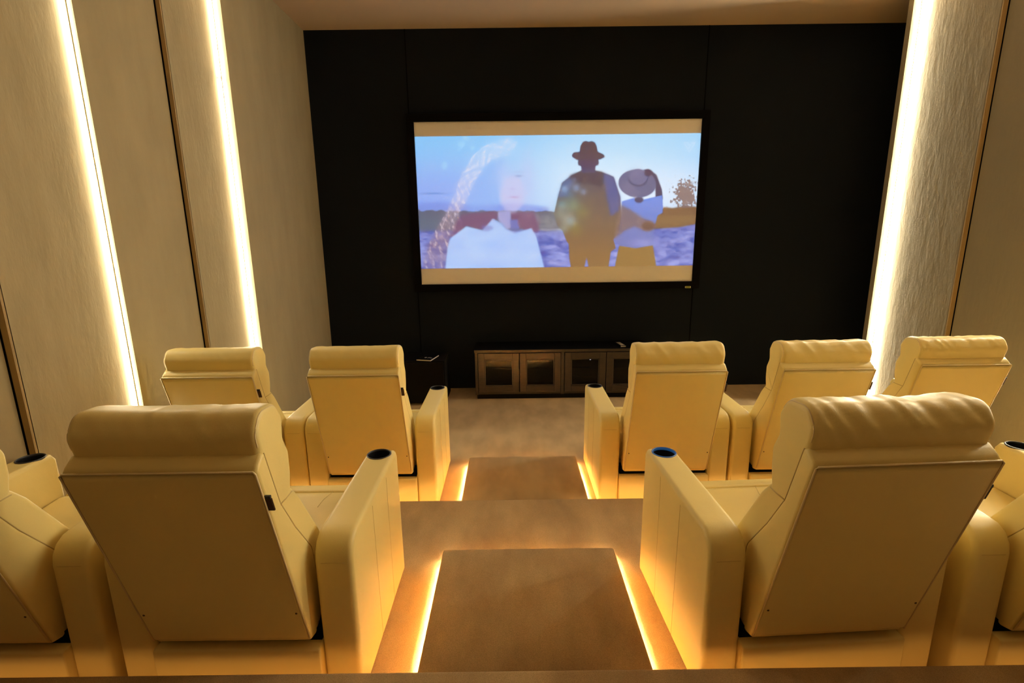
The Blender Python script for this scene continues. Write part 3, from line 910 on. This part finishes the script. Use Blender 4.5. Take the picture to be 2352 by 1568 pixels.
# things in and on the cabinet
p = empty('media_player', (0.66, 5.33, 0.075))
tag(p, 'black media player with tiny blue light behind the third cabinet door', 'media player')
one_box('case', M['black_plastic'], p, 0, 0.27, 0.0, 0.22, 0.006, 0.085, bev=0.004)
one_box('indicator_light', M['blue_led'], p, 0.245, 0.253, -0.002, 0.002, 0.045, 0.06)
for dx in (0.03, 0.24):
    one_box('foot', M['black_plastic'], p, dx - 0.012, dx + 0.012, 0.03, 0.06, 0.0, 0.007)
p = empty('amplifier', (0.60, 5.33, 0.325))
tag(p, 'black amplifier on the shelf behind the third cabinet door with a small white light', 'amplifier')
one_box('case', M['black_plastic'], p, 0, 0.33, 0.0, 0.25, 0.008, 0.10, bev=0.004)
one_box('display', M['screw'], p, 0.17, 0.27, -0.0015, 0.001, 0.018, 0.03)
for dx in (0.04, 0.29):
    one_box('foot', M['black_plastic'], p, dx - 0.014, dx + 0.014, 0.03, 0.06, 0.0, 0.009)
one_box('indicator_light', M['white_led'], p, 0.255, 0.268, -0.002, 0.002, 0.085, 0.092)
p = empty('set_top_box', (-0.27, 5.34, 0.325))
tag(p, 'flat black set top box on the shelf behind the leftmost cabinet door', 'set top box')
one_box('case', M['black_plastic'], p, 0, 0.30, 0.0, 0.22, 0.006, 0.07, bev=0.004)
one_box('front_strip', M['screw'], p, 0.05, 0.16, -0.0015, 0.001, 0.045, 0.052)
for dx in (0.03, 0.27):
    one_box('foot', M['black_plastic'], p, dx - 0.012, dx + 0.012, 0.03, 0.06, 0.0, 0.007)

rc = empty('remote_control', (1.20, 5.40, CH), R(8))
tag(rc, 'black remote control with pale keys lying on the cabinet top', 'remote control')
one_box('body', M['black_plastic'], rc, -0.03, 0.03, -0.10, 0.10, 0.0, 0.018, bev=0.004)
kn = 0
for i in range(3):
    for j in range(6):
        one_box('key', M['keys'], rc, -0.022 + i * 0.016, -0.012 + i * 0.016, -0.085 + j * 0.026, -0.069 + j * 0.026, 0.0175, 0.0205)
one_box('end_strip', M['keys'], rc, -0.028, 0.028, -0.1015, -0.099, 0.004, 0.013)

# ------------------------------------------------------------------ subwoofer with a booklet on top
sw = empty('subwoofer', (-0.945, 5.05, 0))
tag(sw, 'black box subwoofer on the floor between the left front recliner and the cabinet', 'speaker')
M['sub'] = mat('black_woodgrain_box', (0.004, 0.0038, 0.0036), 0.8, 0.1)
M['grille'] = mat('black_grille_cloth', (0.006, 0.0055, 0.005), 0.95, 0.1)
one_box('case', M['sub'], sw, -0.235, 0.235, 0.02, 0.42, 0.025, 0.485, bev=0.006)
one_box('grille', M['grille'], sw, -0.222, 0.222, 0.0, 0.022, 0.04, 0.472, bev=0.006)
for dx in (-0.18, 0.18):
    for dy in (0.06, 0.36):
        one_box('foot', M['black_plastic'], sw, dx - 0.02, dx + 0.02, dy - 0.02, dy + 0.02, 0, 0.026)
bk = empty('booklet', (-0.90, 5.14, 0.485), R(-14))
tag(bk, 'thin black booklet with white edges lying on top of the black subwoofer', 'booklet')
one_box('pages', M['paper'], bk, -0.10, 0.06, -0.06, 0.17, 0.0, 0.010)
cv = one_box('cover', M['cabinet_top'], bk, -0.10, 0.0585, -0.0585, 0.17, 0.010, 0.0115)
# faint pale lettering on its cover
bm = bmesh.new()
for a, b, c, d in ((-0.045, -0.025, 0.02, 0.028), (-0.045, -0.04, 0.028, 0.042), (-0.03, -0.025, 0.028, 0.042), (-0.045, -0.025, 0.042, 0.05), (-0.008, -0.003, 0.015, 0.05), (-0.003, 0.012, 0.044, 0.05), (0.008, 0.012, 0.03, 0.05), (-0.003, 0.012, 0.030, 0.035), (0.017, 0.021, 0.018, 0.045), (0.025, 0.029, 0.018, 0.045), (0.033, 0.045, 0.02, 0.027)):
    box(bm, a, b, c, d, 0.0113, 0.0119)
from_bm('lettering', bm, M['paper'], cv)
